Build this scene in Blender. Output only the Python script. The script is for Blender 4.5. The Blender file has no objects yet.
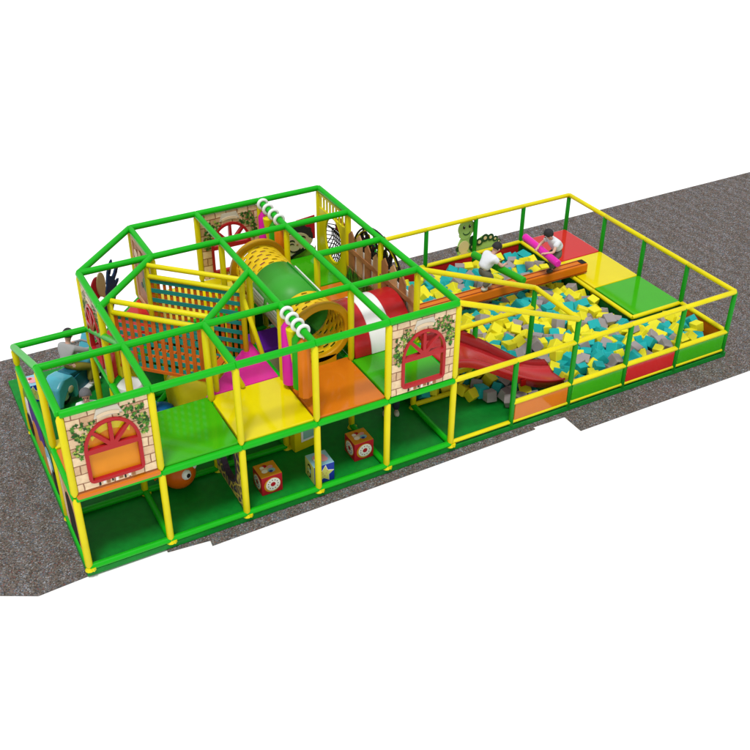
import bpy, bmesh, math, random
from mathutils import Vector, Matrix, Euler
random.seed(7)
C = 1.2                      # metres per bay of the play frame
S = bpy.context.scene
COL = S.collection
Z1, Z2, ZR, ZP = 1.34, 2.72, 1.31, 0.47    # deck, top, pit rail, pit wall heights

def V(x, y, z): return Vector((x*C, y*C, z))

# ------------------------------------------------------------------ materials
def lin(c):
    c /= 255.0
    return c/12.92 if c <= 0.04045 else ((c+0.055)/1.055)**2.4
def rgb(r, g, b): return (lin(r), lin(g), lin(b), 1)

def mat(name, col, rough=0.4, bump=0.0, bscale=60, var=0.06, coat=0.0, vscale=3.0):
    m = bpy.data.materials.new(name); m.use_nodes = True
    nt = m.node_tree; b = nt.nodes['Principled BSDF']
    b.inputs['Roughness'].default_value = rough
    b.inputs['Specular IOR Level'].default_value = .38 if rough < .3 else .22
    if coat:
        b.inputs['Coat Weight'].default_value = coat; b.inputs['Coat Roughness'].default_value = 0.05
    tc = nt.nodes.new('ShaderNodeTexCoord')
    n = nt.nodes.new('ShaderNodeTexNoise'); n.inputs['Scale'].default_value = vscale; n.inputs['Detail'].default_value = 5
    nt.links.new(tc.outputs['Object'], n.inputs['Vector'])
    r = nt.nodes.new('ShaderNodeValToRGB')
    r.color_ramp.elements[0].position = 0.3; r.color_ramp.elements[1].position = 0.7
    r.color_ramp.elements[0].color = tuple(c*(1-var) for c in col[:3])+(1,)
    r.color_ramp.elements[1].color = tuple(min(1, c*(1+var)) for c in col[:3])+(1,)
    nt.links.new(n.outputs['Fac'], r.inputs['Fac']); nt.links.new(r.outputs['Color'], b.inputs['Base Color'])
    if bump:
        n2 = nt.nodes.new('ShaderNodeTexNoise'); n2.inputs['Scale'].default_value = bscale; n2.inputs['Detail'].default_value = 3
        nt.links.new(tc.outputs['Object'], n2.inputs['Vector'])
        bp = nt.nodes.new('ShaderNodeBump'); bp.inputs['Strength'].default_value = bump; bp.inputs['Distance'].default_value = 0.01
        nt.links.new(n2.outputs['Fac'], bp.inputs['Height']); nt.links.new(bp.outputs['Normal'], b.inputs['Normal'])
    return m

M = {}
def mk(k, r, g, b, **kw):
    f = 1 if min(r, g, b) > 200 else .8
    M[k] = mat(k, tuple(c*f for c in rgb(r, g, b)[:3])+(1,), **kw)
mk('yellow_foam', 238, 224, 6, rough=.45, var=.05)
mk('green_foam', 12, 186, 18, rough=.4, var=.05)
mk('dark_green_foam', 10, 150, 20, rough=.4, var=.05)
mk('vinyl_green', 62, 180, 14, rough=.1, var=.03, bump=.04, bscale=9)
mk('vinyl_yellow', 240, 222, 8, rough=.1, var=.03, bump=.04, bscale=9)
mk('vinyl_orange', 222, 122, 22, rough=.1, var=.03, bump=.04, bscale=9)
mk('pane_orange', 240, 150, 26, rough=.3)
mk('vinyl_pink', 232, 42, 160, rough=.25, var=.03, bump=.06, bscale=9)
mk('vinyl_red', 214, 40, 40, rough=.1, var=.03, bump=.04, bscale=9)
mk('vinyl_purple', 120, 40, 190, rough=.3, var=.04)
mk('vinyl_beige', 214, 200, 160, rough=.4)
mk('mat_green', 4, 140, 44, rough=.5, var=.12, bump=.08, bscale=160, vscale=9)
mk('pad_dark_green', 8, 96, 34, rough=.45, var=.1)
mk('plastic_red', 196, 30, 36, rough=.25, var=.06)
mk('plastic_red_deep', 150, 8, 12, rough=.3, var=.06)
mk('window_red', 186, 34, 40, rough=.35, var=.06)
mk('white_plastic', 232, 232, 230, rough=.35, var=.02)
mk('teal_slat', 30, 152, 140, rough=.5, var=.1, bump=.1)
mk('orange_slat', 214, 104, 26, rough=.5, var=.12, bump=.1)
mk('orange_beam', 228, 122, 12, rough=.35, var=.06)
mk('orange_beam_dark', 150, 60, 8, rough=.4)
mk('tunnel_yellow', 246, 204, 20, rough=.4, var=.05)
mk('ring_ochre', 212, 158, 8, rough=.4, var=.06)
mk('tunnel_green', 66, 172, 54, rough=.4, var=.05)
mk('tunnel_grey', 190, 196, 186, rough=.3, var=.08)
mk('tube_green', 40, 170, 24, rough=.35)
mk('tube_pink', 236, 36, 180, rough=.35)
mk('cube_yellow', 246, 236, 40, rough=.6, var=.04, bump=.1)
mk('cube_teal', 26, 178, 178, rough=.6, var=.05, bump=.1)
mk('cube_grey', 164, 156, 156, rough=.6, var=.05, bump=.1)
mk('black', 20, 18, 20, rough=.5)
mk('dark_purple', 62, 46, 66, rough=.5)
mk('tan', 204, 170, 90, rough=.5, var=.1)
mk('cream', 240, 214, 178, rough=.55, var=.08, vscale=8)
mk('stone_grey', 216, 208, 190, rough=.5, var=.05)
mk('leaf_dark', 44, 92, 30, rough=.6); mk('leaf_mid', 78, 140, 46, rough=.6); mk('leaf_light', 168, 190, 84, rough=.6)
mk('wood_light', 214, 168, 120, rough=.55, var=.16, vscale=5); mk('wood_brown', 176, 120, 76, rough=.55, var=.2, vscale=5)
mk('print_white', 236, 230, 222, rough=.5)
mk('print_red', 196, 24, 44, rough=.4); mk('print_blue', 30, 60, 170, rough=.4); mk('print_sky', 150, 206, 226, rough=.4)
mk('print_pink', 240, 170, 180, rough=.4); mk('print_orange', 232, 160, 36, rough=.4); mk('print_purple', 84, 40, 150, rough=.4)
mk('print_lime', 214, 214, 110, rough=.4); mk('navy', 24, 60, 104, rough=.45, var=.15); mk('beak', 206, 180, 130, rough=.45)
mk('cat_green', 170, 212, 116, rough=.5, var=.1); mk('cat_dark', 40, 84, 44, rough=.5); mk('cat_belly', 240, 220, 160, rough=.5)
mk('face_beige', 206, 190, 150, rough=.5); mk('hair_dark', 48, 46, 48, rough=.6, var=.2, bump=.5, bscale=90)
mk('hill_green', 122, 168, 50, rough=.5)
mk('hair_grey', 104, 104, 108, rough=.6, var=.2, bump=.5, bscale=90)
mk('skin', 226, 178, 156, rough=.55); mk('shirt_white', 218, 220, 226, rough=.8, bump=.3, bscale=25)
mk('hoodie_grey', 176, 176, 176, rough=.85, bump=.3, bscale=25)
mk('trousers_grey', 104, 102, 90, rough=.85, bump=.3, bscale=30); mk('trousers_olive', 142, 132, 46, rough=.85, bump=.3, bscale=30)
mk('jeans', 44, 54, 66, rough=.85, bump=.3, bscale=30); mk('shoe_white', 216, 210, 198, rough=.6); mk('shoe_dark', 70, 62, 52, rough=.6)
mk('bike_blue', 88, 186, 206, rough=.25, var=.05); mk('bike_teal', 34, 108, 128, rough=.35); mk('rubber', 24, 24, 26, rough=.6)
mk('metal_grey', 150, 152, 156, rough=.35)
mk('blue_ball', 16, 110, 176, rough=.3); mk('fish_orange', 226, 104, 12, rough=.35, var=.06)
mk('mirror', 150, 206, 190, rough=.15)
mk('floor_white', 252, 252, 252, rough=.9, var=0)

def stone_material():
    m = bpy.data.materials.new('stone_print'); m.use_nodes = True
    nt = m.node_tree; b = nt.nodes['Principled BSDF']; b.inputs['Roughness'].default_value = .4
    tc = nt.nodes.new('ShaderNodeTexCoord')
    br = nt.nodes.new('ShaderNodeTexBrick')
    br.inputs['Scale'].default_value = 1; br.inputs['Brick Width'].default_value = .21; br.inputs['Row Height'].default_value = .15
    br.inputs['Mortar Size'].default_value = .011; br.inputs['Mortar Smooth'].default_value = .5; br.inputs['Bias'].default_value = -.1
    br.inputs['Color1'].default_value = rgb(232, 206, 166); br.inputs['Color2'].default_value = rgb(190, 146, 104)
    br.inputs['Mortar'].default_value = rgb(138, 92, 60)
    no = nt.nodes.new('ShaderNodeTexNoise'); no.inputs['Scale'].default_value = 4
    mx = nt.nodes.new('ShaderNodeVectorMath'); mx.operation = 'MULTIPLY_ADD'
    mx.inputs[1].default_value = (.05, .05, 0); nt.links.new(no.outputs['Color'], mx.inputs[0]); nt.links.new(tc.outputs['Object'], mx.inputs[2])
    nt.links.new(tc.outputs['Object'], no.inputs['Vector'])
    nt.links.new(mx.outputs[0], br.inputs['Vector'])
    n2 = nt.nodes.new('ShaderNodeTexNoise'); n2.inputs['Scale'].default_value = 14; n2.inputs['Detail'].default_value = 6
    nt.links.new(tc.outputs['Object'], n2.inputs['Vector'])
    mix = nt.nodes.new('ShaderNodeMixRGB'); mix.blend_type = 'MULTIPLY'; mix.inputs[0].default_value = .35
    rp = nt.nodes.new('ShaderNodeValToRGB'); rp.color_ramp.elements[0].position = .35; rp.color_ramp.elements[1].position = .65
    rp.color_ramp.elements[0].color = (.55, .45, .35, 1); rp.color_ramp.elements[1].color = (1, 1, 1, 1)
    nt.links.new(n2.outputs['Fac'], rp.inputs[0])
    nt.links.new(br.outputs['Color'], mix.inputs[1]); nt.links.new(rp.outputs[0], mix.inputs[2])
    nt.links.new(mix.outputs[0], b.inputs['Base Color'])
    return m
M['stone'] = stone_material()

def giraffe_material():
    m = bpy.data.materials.new('patchy_print'); m.use_nodes = True
    nt = m.node_tree; b = nt.nodes['Principled BSDF']; b.inputs['Roughness'].default_value = .45
    tc = nt.nodes.new('ShaderNodeTexCoord'); vo = nt.nodes.new('ShaderNodeTexVoronoi'); vo.feature = 'DISTANCE_TO_EDGE'
    vo.inputs['Scale'].default_value = 7
    nt.links.new(tc.outputs['Object'], vo.inputs['Vector'])
    r = nt.nodes.new('ShaderNodeValToRGB'); e = r.color_ramp.elements
    e[0].position = .05; e[0].color = rgb(206, 176, 84); e[1].position = .12; e[1].color = rgb(62, 46, 66)
    x = e.new(.3); x.color = rgb(84, 62, 84); x2 = e.new(.4); x2.color = rgb(160, 140, 160)
    nt.links.new(vo.outputs['Distance'], r.inputs[0]); nt.links.new(r.outputs[0], b.inputs['Base Color'])
    return m
M['patchy'] = giraffe_material()

def carpet_material():
    m = bpy.data.materials.new('speckled_carpet'); m.use_nodes = True
    nt = m.node_tree; b = nt.nodes['Principled BSDF']; b.inputs['Roughness'].default_value = .95
    b.inputs['Specular IOR Level'].default_value = .1
    tc = nt.nodes.new('ShaderNodeTexCoord')
    vo = nt.nodes.new('ShaderNodeTexVoronoi'); vo.inputs['Scale'].default_value = 62
    nt.links.new(tc.outputs['Object'], vo.inputs['Vector'])
    sep = nt.nodes.new('ShaderNodeSeparateColor'); nt.links.new(vo.outputs['Color'], sep.inputs[0])
    r = nt.nodes.new('ShaderNodeValToRGB'); r.color_ramp.interpolation = 'CONSTANT'; e = r.color_ramp.elements
    e[0].position = 0; e[0].color = rgb(80, 74, 70); e[1].position = .25; e[1].color = rgb(108, 101, 95)
    for p_, c_ in ((.5, (118, 110, 104)), (.66, (94, 102, 112)), (.78, (138, 132, 126)), (.86, (122, 88, 84)), (.93, (152, 155, 162))):
        x = e.new(p_); x.color = rgb(*c_)
    nt.links.new(sep.outputs[0], r.inputs[0])
    # a repeat of about one metre, as woven rolls have: big soft blotches
    w = nt.nodes.new('ShaderNodeTexWave'); w.inputs['Scale'].default_value = .9; w.inputs['Distortion'].default_value = 9
    w.inputs['Detail'].default_value = 4; w.inputs['Detail Scale'].default_value = 2.2
    nt.links.new(tc.outputs['Object'], w.inputs['Vector'])
    rp = nt.nodes.new('ShaderNodeValToRGB'); rp.color_ramp.elements[0].color = (.76, .73, .69, 1); rp.color_ramp.elements[1].color = (.9, .91, .93, 1)
    nt.links.new(w.outputs['Fac'], rp.inputs[0])
    mx = nt.nodes.new('ShaderNodeMixRGB'); mx.blend_type = 'MULTIPLY'; mx.inputs[0].default_value = 1
    nt.links.new(r.outputs[0], mx.inputs[1]); nt.links.new(rp.outputs[0], mx.inputs[2])
    nt.links.new(mx.outputs[0], b.inputs['Base Color'])
    bp = nt.nodes.new('ShaderNodeBump'); bp.inputs['Strength'].default_value = .4; bp.inputs['Distance'].default_value = .01
    nt.links.new(sep.outputs[1], bp.inputs['Height']); nt.links.new(bp.outputs['Normal'], b.inputs['Normal'])
    return m
M['carpet'] = carpet_material()

# ------------------------------------------------------------------ mesh helpers
class MB:
    def __init__(s): s.v = []; s.f = []; s.m = []; s.mats = []
    def mi(s, m):
        if m not in s.mats: s.mats.append(m)
        return s.mats.index(m)
    def add(s, vs, fs, m):
        o = len(s.v); s.v += [Vector(v) for v in vs]; i = s.mi(m)
        for f in fs: s.f.append([o+k for k in f]); s.m.append(i)
    def box(s, c, d, m, R=None):
        x, y, z = (k/2 for k in d)
        vs = [Vector((a*x, b*y, e*z)) for a in (-1, 1) for b in (-1, 1) for e in (-1, 1)]
        if R is not None: vs = [R @ v for v in vs]
        vs = [v+Vector(c) for v in vs]
        s.add(vs, [(0, 1, 3, 2), (4, 6, 7, 5), (0, 4, 5, 1), (2, 3, 7, 6), (0, 2, 6, 4), (1, 5, 7, 3)], m); return s
    def tube(s, pts, rads, m, seg=14, caps=True):
        pts = [Vector(p) for p in pts]; n = len(pts)
        if not isinstance(rads, (list, tuple)): rads = [rads]*n
        vs = []; ref = None
        for i, p in enumerate(pts):
            t = (pts[min(i+1, n-1)]-pts[max(i-1, 0)]).normalized()
            if ref is None: ref = Vector((0, 0, 1)) if abs(t.z) < .9 else Vector((1, 0, 0))
            a = t.cross(ref).normalized(); b = t.cross(a).normalized(); ref = -b if False else ref
            for k in range(seg):
                w = 2*math.pi*k/seg
                vs.append(p+(a*math.cos(w)+b*math.sin(w))*rads[i])
        fs = []
        for i in range(n-1):
            for k in range(seg):
                k2 = (k+1) % seg
                fs.append((i*seg+k, i*seg+k2, (i+1)*seg+k2, (i+1)*seg+k))
        if caps:
            fs.append(tuple(range(seg-1, -1, -1))); fs.append(tuple((n-1)*seg+k for k in range(seg)))
        s.add(vs, fs, m); return s
    def sphere(s, c, r, m, seg=20, rings=12, sc=(1, 1, 1), R=None, zmin=-1.1):
        vs = []; fs = []
        for i in range(rings+1):
            th = math.pi*i/rings
            for k in range(seg):
                ph = 2*math.pi*k/seg
                v = Vector((math.sin(th)*math.cos(ph)*sc[0], math.sin(th)*math.sin(ph)*sc[1], max(math.cos(th), zmin)*sc[2]))*r
                if R is not None: v = R @ v
                vs.append(v+Vector(c))
        for i in range(rings):
            for k in range(seg):
                fs.append((i*seg+k, (i+1)*seg+k, (i+1)*seg+(k+1) % seg, i*seg+(k+1) % seg))
        s.add(vs, fs, m); return s
    def torus(s, c, axis, R_, r, m, seg=36, sg2=12):
        axis = Vector(axis).normalized(); ref = Vector((0, 0, 1)) if abs(axis.z) < .9 else Vector((1, 0, 0))
        a = axis.cross(ref).normalized(); b = axis.cross(a); vs = []; fs = []
        for i in range(seg):
            w = 2*math.pi*i/seg; d = a*math.cos(w)+b*math.sin(w)
            for k in range(sg2):
                u = 2*math.pi*k/sg2
                vs.append(Vector(c)+d*(R_+r*math.cos(u))+axis*(r*math.sin(u)))
        for i in range(seg):
            for k in range(sg2):
                i2 = (i+1) % seg; k2 = (k+1) % sg2
                fs.append((i*sg2+k, i2*sg2+k, i2*sg2+k2, i*sg2+k2))
        s.add(vs, fs, m); return s
    def ext(s, loops, d, m, z=0, T=None):
        """outline(s) in local XY (first outer, others holes) extruded by d along local Z, starting at z"""
        cu = bpy.data.curves.new('tmp', 'CURVE'); cu.dimensions = '2D'; cu.fill_mode = 'BOTH'; cu.extrude = d/2
        for lp in loops:
            sp = cu.splines.new('POLY'); sp.points.add(len(lp)-1); sp.use_cyclic_u = True
            for q, (x, y) in zip(sp.points, lp): q.co = (x, y, 0, 1)
        o = bpy.data.objects.new('tmp', cu); COL.objects.link(o)
        dg = bpy.context.evaluated_depsgraph_get(); me = bpy.data.meshes.new_from_object(o.evaluated_get(dg))
        vs = [v.co+Vector((0, 0, z+d/2)) for v in me.vertices]
        if T is not None: vs = [T @ v for v in vs]
        s.add(vs, [tuple(p.vertices) for p in me.polygons], m)
        bpy.data.objects.remove(o); bpy.data.curves.remove(cu); bpy.data.meshes.remove(me); return s
    def build(s, name, parent=None, off=None, smooth=False, bevel=0, bseg=2):
        me = bpy.data.meshes.new(name)
        off = Vector(off) if off is not None else Vector()
        me.from_pydata([v-off for v in s.v], [], s.f)
        for m in s.mats: me.materials.append(M[m])
        me.polygons.foreach_set('material_index', s.m)
        me.validate(); me.update()
        bm = bmesh.new(); bm.from_mesh(me); bmesh.ops.remove_doubles(bm, verts=bm.verts, dist=1e-5) if smooth or bevel else None
        bmesh.ops.recalc_face_normals(bm, faces=bm.faces); bm.to_mesh(me); bm.free()
        if smooth:
            me.polygons.foreach_set('use_smooth', [True]*len(me.polygons)); me.set_sharp_from_angle(angle=math.radians(38))
        o = bpy.data.objects.new(name, me); COL.objects.link(o)
        if parent is not None: o.parent = parent
        if bevel:
            b = o.modifiers.new('bevel', 'BEVEL'); b.width = bevel; b.segments = bseg; b.limit_method = 'ANGLE'
            b.harden_normals = False
        return o

def tag(o, label=None, cat=None, group=None, kind=None):
    if label: o['label'] = label
    if cat: o['category'] = cat
    if group: o['group'] = group
    if kind: o['kind'] = kind
    return o
def thing(name, label, cat, loc=(0, 0, 0), group=None, R=None):
    o = bpy.data.objects.new(name, None); COL.objects.link(o); o.empty_display_size = .1
    o.location = loc
    if R is not None: o.rotation_euler = R.to_euler()
    return tag(o, label, cat, group)
def copy_tree(o):
    c = o.copy(); COL.objects.link(c)
    for ch in list(o.children):
        d = ch.copy(); COL.objects.link(d); d.parent = c
        for g in list(ch.children):
            e = g.copy(); COL.objects.link(e); e.parent = d
    return c
def frame_axes(u):      # local X = u, local Y = up, local Z = outward
    u = Vector(u).normalized(); n = u.cross(Vector((0, 0, 1)))
    return Matrix((u, Vector((0, 0, 1)), n)).transposed()
def arc(cx, cy, r, a0, a1, n=20, sy=1.0):
    return [(cx+r*math.cos(math.radians(a0+(a1-a0)*i/n)), cy+r*sy*math.sin(math.radians(a0+(a1-a0)*i/n))) for i in range(n+1)]
def circle(cx, cy, r, n=28, sy=1.0): return arc(cx, cy, r, 0, 360*(n-1)/n, n-1, sy)

# ------------------------------------------------------------------ camera, world, lamps
cam = bpy.data.cameras.new('camera'); co = bpy.data.objects.new('camera', cam); COL.objects.link(co); S.camera = co
R3 = Matrix(((0.88623941, 0.25626187, -0.38588802), (-0.46320646, 0.48231639, -0.74351239), (-0.00441376, 0.83767581, 0.54614994)))
co.matrix_world = Matrix.Translation((-1.40380555, -10.773287, 10.2756266)) @ R3.to_4x4()
cam.sensor_width = 36; cam.lens = 1001.50691/750*36
cam.shift_x = (375-351.727185)/750; cam.shift_y = (353.868178-375)/750
cam.clip_end = 500
w = bpy.data.worlds.new('World'); S.world = w; w.use_nodes = True
w.node_tree.nodes['Background'].inputs[0].default_value = (1, 1, 1, 1)
w.node_tree.nodes['Background'].inputs[1].default_value = .7
S.view_settings.view_transform = 'Standard'; S.view_settings.look = 'None'
def area(name, loc, target, size, power):
    l = bpy.data.lights.new(name, 'AREA'); l.shape = 'DISK'; l.size = size; l.energy = power
    o = bpy.data.objects.new(name, l); COL.objects.link(o); o.location = loc
    o.rotation_euler = (Vector(target)-Vector(loc)).to_track_quat('-Z', 'Y').to_euler(); return o
area('studio_lamp', (-50, -75, 250), (6, 3, 0), 60, 520000)

# ------------------------------------------------------------------ setting
fl = MB(); fl.add([(-150, -150, -.13), (150, -150, -.13), (150, 150, -.13), (-150, 150, -.13)], [(0, 1, 2, 3)], 'floor_white')
tag(fl.build('floor'), kind='structure')
cp = [(-4, 1.8), (-1.02, .18), (-.63, -.03), (-.03, .01), (-.02, .06), (.93, .06), (.93, -.05), (1.46, -.1), (1.45, -.2), (6.34, -.14), (6.32, -.09), (6.89, -.1),
      (6.89, -.47), (20, -.49), (20, 5.15), (-4, 5.2)]
tag(MB().ext([[(x*C, y*C) for x, y in cp]], .02, 'carpet', z=-.122).build('carpet'), kind='structure')
mp = [(-.04, -.02), (10.08, -.02), (10.08, 4.06), (1.7, 4.06), (1.7, 4.45), (-.04, 4.45)]
tag(MB().ext([[(x*C, y*C) for x, y in mp]], .1, 'mat_green', z=-.1).build('foam_floor', bevel=.008), kind='structure')

# ------------------------------------------------------------------ tower frame
RP, RB = .052, .054
tower = thing('soft_play_tower', 'two storey soft play frame of padded green beams and yellow posts with coloured decks', 'play structure', V(0, 0, 0))
def tube_part(name, a, b, r, m, parent, taper=False, seg=14, ends=.03):
    a, b = Vector(a), Vector(b); d = (b-a).normalized(); L = (b-a).length
    e = min(ends, L/4)
    if taper: pts = [a, a+d*e*2.2, b-d*e*2.2, b]; rs = [r*.55, r, r, r*.55]
    else: pts = [a, a+d*e*.4, b-d*e*.4, b]; rs = [r*.8, r, r, r*.8]
    return MB().tube(pts, rs, m, seg).build(name, parent, off=parent.location, smooth=True)
POSTS = {(0, 0), (1, 0), (2, 0), (3, 0), (4, 0), (5, 0), (0, 1), (1, 1), (2, 1), (3, 1), (4, 1), (5, 1), (1, 2), (3, 2), (4, 2), (5, 2),
         (1, 3), (2, 3), (3, 3), (4, 3), (5, 3), (2, 4), (3, 4), (4, 4), (5, 4)}
for x, y in sorted(POSTS):
    tube_part('lower_post', V(x, y, .03), V(x, y, Z1-.02), RP, 'yellow_foam', tower, True)
    tube_part('upper_post', V(x, y, Z1+.02), V(x, y, Z2-.02), RP, 'yellow_foam', tower, True)
for x, y in ((0, 3),):
    tube_part('lower_post', V(x, y, .03), V(x, y, Z1-.02), RP, 'yellow_foam', tower, True)
    tube_part('upper_post', V(x, y, Z1), V(x, y, 1.68), RP, 'yellow_foam', tower, True)
for x, y in sorted(POSTS | {(0, 3)}):          # feet
    f = MB(); p = V(x, y, 0)
    f.tube([p, p+Vector((0, 0, .05))], [.07, .045], 'yellow_foam', 10)
    f.box(p+Vector((.045, -.045, .03)), (.05, .05, .05), 'yellow_foam', Matrix.Rotation(.78, 3, 'Z'))
    f.build('foot_clamp', tower, off=tower.location)
def beam(name, a, b, m='green_foam', r=RB): return tube_part(name, V(*a), V(*b), r, m, tower)
T = [((0, 0), (1, 0)), ((1, 0), (2, 0)), ((2, 0), (3, 0)), ((3, 0), (4, 0)), ((4, 0), (5, 0)),
     ((0, 1), (1, 1)), ((1, 1), (2, 1)), ((2, 1), (3, 1)), ((3, 1), (4, 1)), ((4, 1), (5, 1)),
     ((4, 2), (5, 2)), ((1, 3), (2, 3)), ((2, 3), (3, 3)), ((3, 3), (4, 3)), ((4, 3), (5, 3)),
     ((2, 4), (3, 4)), ((3, 4), (4, 4)), ((4, 4), (5, 4)),
     ((0, 0), (0, 1)), ((1, 0), (1, 1)), ((1, 1), (1, 2)), ((1, 2), (1, 3)), ((2, 0), (2, 1)), ((2, 3), (2, 4)),
     ((1, 3), (2, 4)), ((1, 2), (2, 3)), ((2, 1), (3, 2))]
for x in (3, 4, 5):
    for y in range(4): T.append(((x, y), (x, y+1)))
for a, b in T: beam('top_beam', (*a, Z2), (*b, Z2))
beam('sloping_beam', (0, 1, Z2), (0, 3, 1.7)); beam('sloping_beam', (1, 1, Z2), (1, 3, 1.7)); beam('low_roof_beam', (0, 3, 1.7), (1, 3, 1.7))
D = [((i, 0), (i+1, 0)) for i in range(5)]+[((i, 1), (i+1, 1)) for i in range(1, 5)]+[((0, 0), (0, 1)), ((0, 1), (0, 3)), ((1, 1), (1, 2)), ((1, 2), (1, 3)), ((1, 0), (1, 1)),
     ((4, 1), (4, 2)), ((4, 2), (4, 3)), ((4, 3), (4, 4)), ((5, 1), (5, 2)), ((5, 2), (5, 3)), ((5, 3), (5, 4)), ((5, 0), (5, 1)),
     ((3, 1), (3, 2)), ((1, 2), (2, 3)), ((2, 1), (3, 2)), ((3, 3), (4, 3)), ((3, 4), (4, 4)), ((4, 4), (5, 4)), ((2, 3), (3, 3)), ((2, 4), (3, 4)), ((1, 3), (2, 4)), ((2, 3), (2, 4)), ((3, 3), (3, 4))]
for a, b in D: beam('deck_beam', (*a, Z1-.03), (*b, Z1-.03))
Bs = [((i, 0), (i+1, 0)) for i in range(5)]+[((0, 0), (0, 1)), ((0, 1), (0, 3)), ((0, 1), (1, 1)), ((1, 0), (1, 1)), ((2, 1), (3, 1)), ((1, 1), (2, 1)), ((1, 3), (2, 3)), ((2, 3), (3, 3)), ((4, 0), (4, 1)), ((5, 0), (5, 1)),
      ((3, 3), (4, 3)), ((3, 4), (4, 4)), ((2, 4), (3, 4)), ((3, 1), (3, 2)), ((3, 2), (3, 3)), ((1, 2), (2, 3)), ((2, 1), (3, 2)), ((1, 3), (2, 4))]
for a, b in Bs: beam('base_beam', (*a, .055), (*b, .055), r=.05)

def deck(poly, m, th=.08, z=Z1+.04):
    b = MB(); b.ext([[(x*C, y*C) for x, y in poly]], th, m, z=z-th)
    return b.build('deck_pad', tower, off=tower.location, bevel=.018)
def cell(x0, x1, y0, y1, g=.012): return [(x0+g, y0+g), (x1-g, y0+g), (x1-g, y1-g), (x0+g, y1-g)]
deck(cell(0, 1, -.055, .93), 'vinyl_orange'); deck(cell(0, 1, .93, 1.12), 'vinyl_yellow')
deck(cell(1, 2, .02, 1.1), 'vinyl_green'); deck(cell(2, 3, .02, 1.1), 'vinyl_yellow'); deck(cell(3, 4, .02, 1.1), 'vinyl_orange')
deck(cell(4, 5, .02, 1.0), 'vinyl_green'); deck(cell(4, 5, 1, 2), 'vinyl_green'); deck(cell(4, 5, 2, 3), 'vinyl_orange'); deck(cell(4, 5, 3, 4), 'vinyl_green')
deck([(1.96, 1.1), (2.98, 1.1), (2.98, 2.1)], 'vinyl_pink')
deck([(1.02, 2.02), (1.98, 2.98), (1.02, 2.98)], 'vinyl_red'); deck([(1.05, 3.01), (1.98, 3.01), (1.98, 3.95)], 'vinyl_red')
deck(cell(2, 3, 3, 4), 'vinyl_yellow'); deck(cell(3, 4, 3, 4), 'vinyl_yellow')
for i in (2, 3, 4):
    bb = MB(); bb.box(V(i+.5, 4.0, .66), (C-.12, .04, 1.16), 'pad_dark_green'); bb.build('wall_pad', tower, off=tower.location, bevel=.01)
# seams sewn into the far decks
sm = MB(); sm.box(V(4.42, 3.25, Z1+.043), (.012, .42, .006), 'black', Matrix.Rotation(.3, 3, 'Z')); sm.box(V(4.3, 2.45, Z1+.043), (.012, .5, .006), 'black', Matrix.Rotation(.25, 3, 'Z'))
sm.build('deck_zip', tower, off=tower.location)

# ------------------------------------------------------------------ printed window panels
W, H = 1.09, 1.27
def window_loops():
    cx = .55; hw = .385
    outer = arc(cx-hw+.08, .16, .08, 180, 270, 5)+arc(cx+hw-.08, .16, .08, 270, 360, 5)+[(cx+hw, .6)]+arc(cx, .6, hw, 0, 180, 26, 1.18)[1:]
    return outer
def window_frame(zf, dep):
    cx, hw, t = .55, .385, .05; b = MB()
    holes = [[(cx-hw+t, .08+t), (cx+hw-t, .08+t), (cx+hw-t, .56), (cx-hw+t, .56)]]
    ri = hw-t
    for a0, a1 in ((0, 45), (45, 90), (90, 135), (135, 180)):
        pad = 6 if a0 in (0,) else 5
        A0 = a0+(2 if a0 == 0 else 4); A1 = a1-(2 if a1 == 180 else 4)
        pts = [(x, y) for x, y in arc(cx, .62, ri, A0, A1, 8, 1.14)]
        am = math.radians((a0+a1)/2); pts.append((cx+.075*math.cos(am), .615+.075*1.14*math.sin(am)))
        holes.append(pts)
    b.ext([window_loops()]+holes, dep, 'window_red', z=zf)
    return b
def ivy(parent, clusters, z, n=46):
    b = MB()
    for cx, cy, rx, ry in clusters:
        for i in range(n):
            a = random.uniform(0, 6.28); q = math.sqrt(random.random())
            x = cx+rx*q*math.cos(a); y = cy+ry*q*math.sin(a); s = random.uniform(.022, .045); th = random.uniform(0, 6.28)
            zz = z+random.uniform(0, .012)
            pts = []
            for k, (r_, da) in enumerate(((1, 0), (.55, .6), (.9, 1.3), (.4, 2.3), (.5, 3.14), (.4, -2.3), (.9, -1.3), (.55, -.6))):
                px, py = x+s*r_*math.cos(th+da), y+s*r_*math.sin(th+da)
                pts.append((min(max(px, .005), W-.005), min(max(py, .005), H-.005), zz+(.004 if k == 0 else 0)))
            b.add(pts, [tuple(range(8))], random.choice(('leaf_dark', 'leaf_dark', 'leaf_mid', 'leaf_mid', 'leaf_light')))
    return b.build('ivy', parent)
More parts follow.
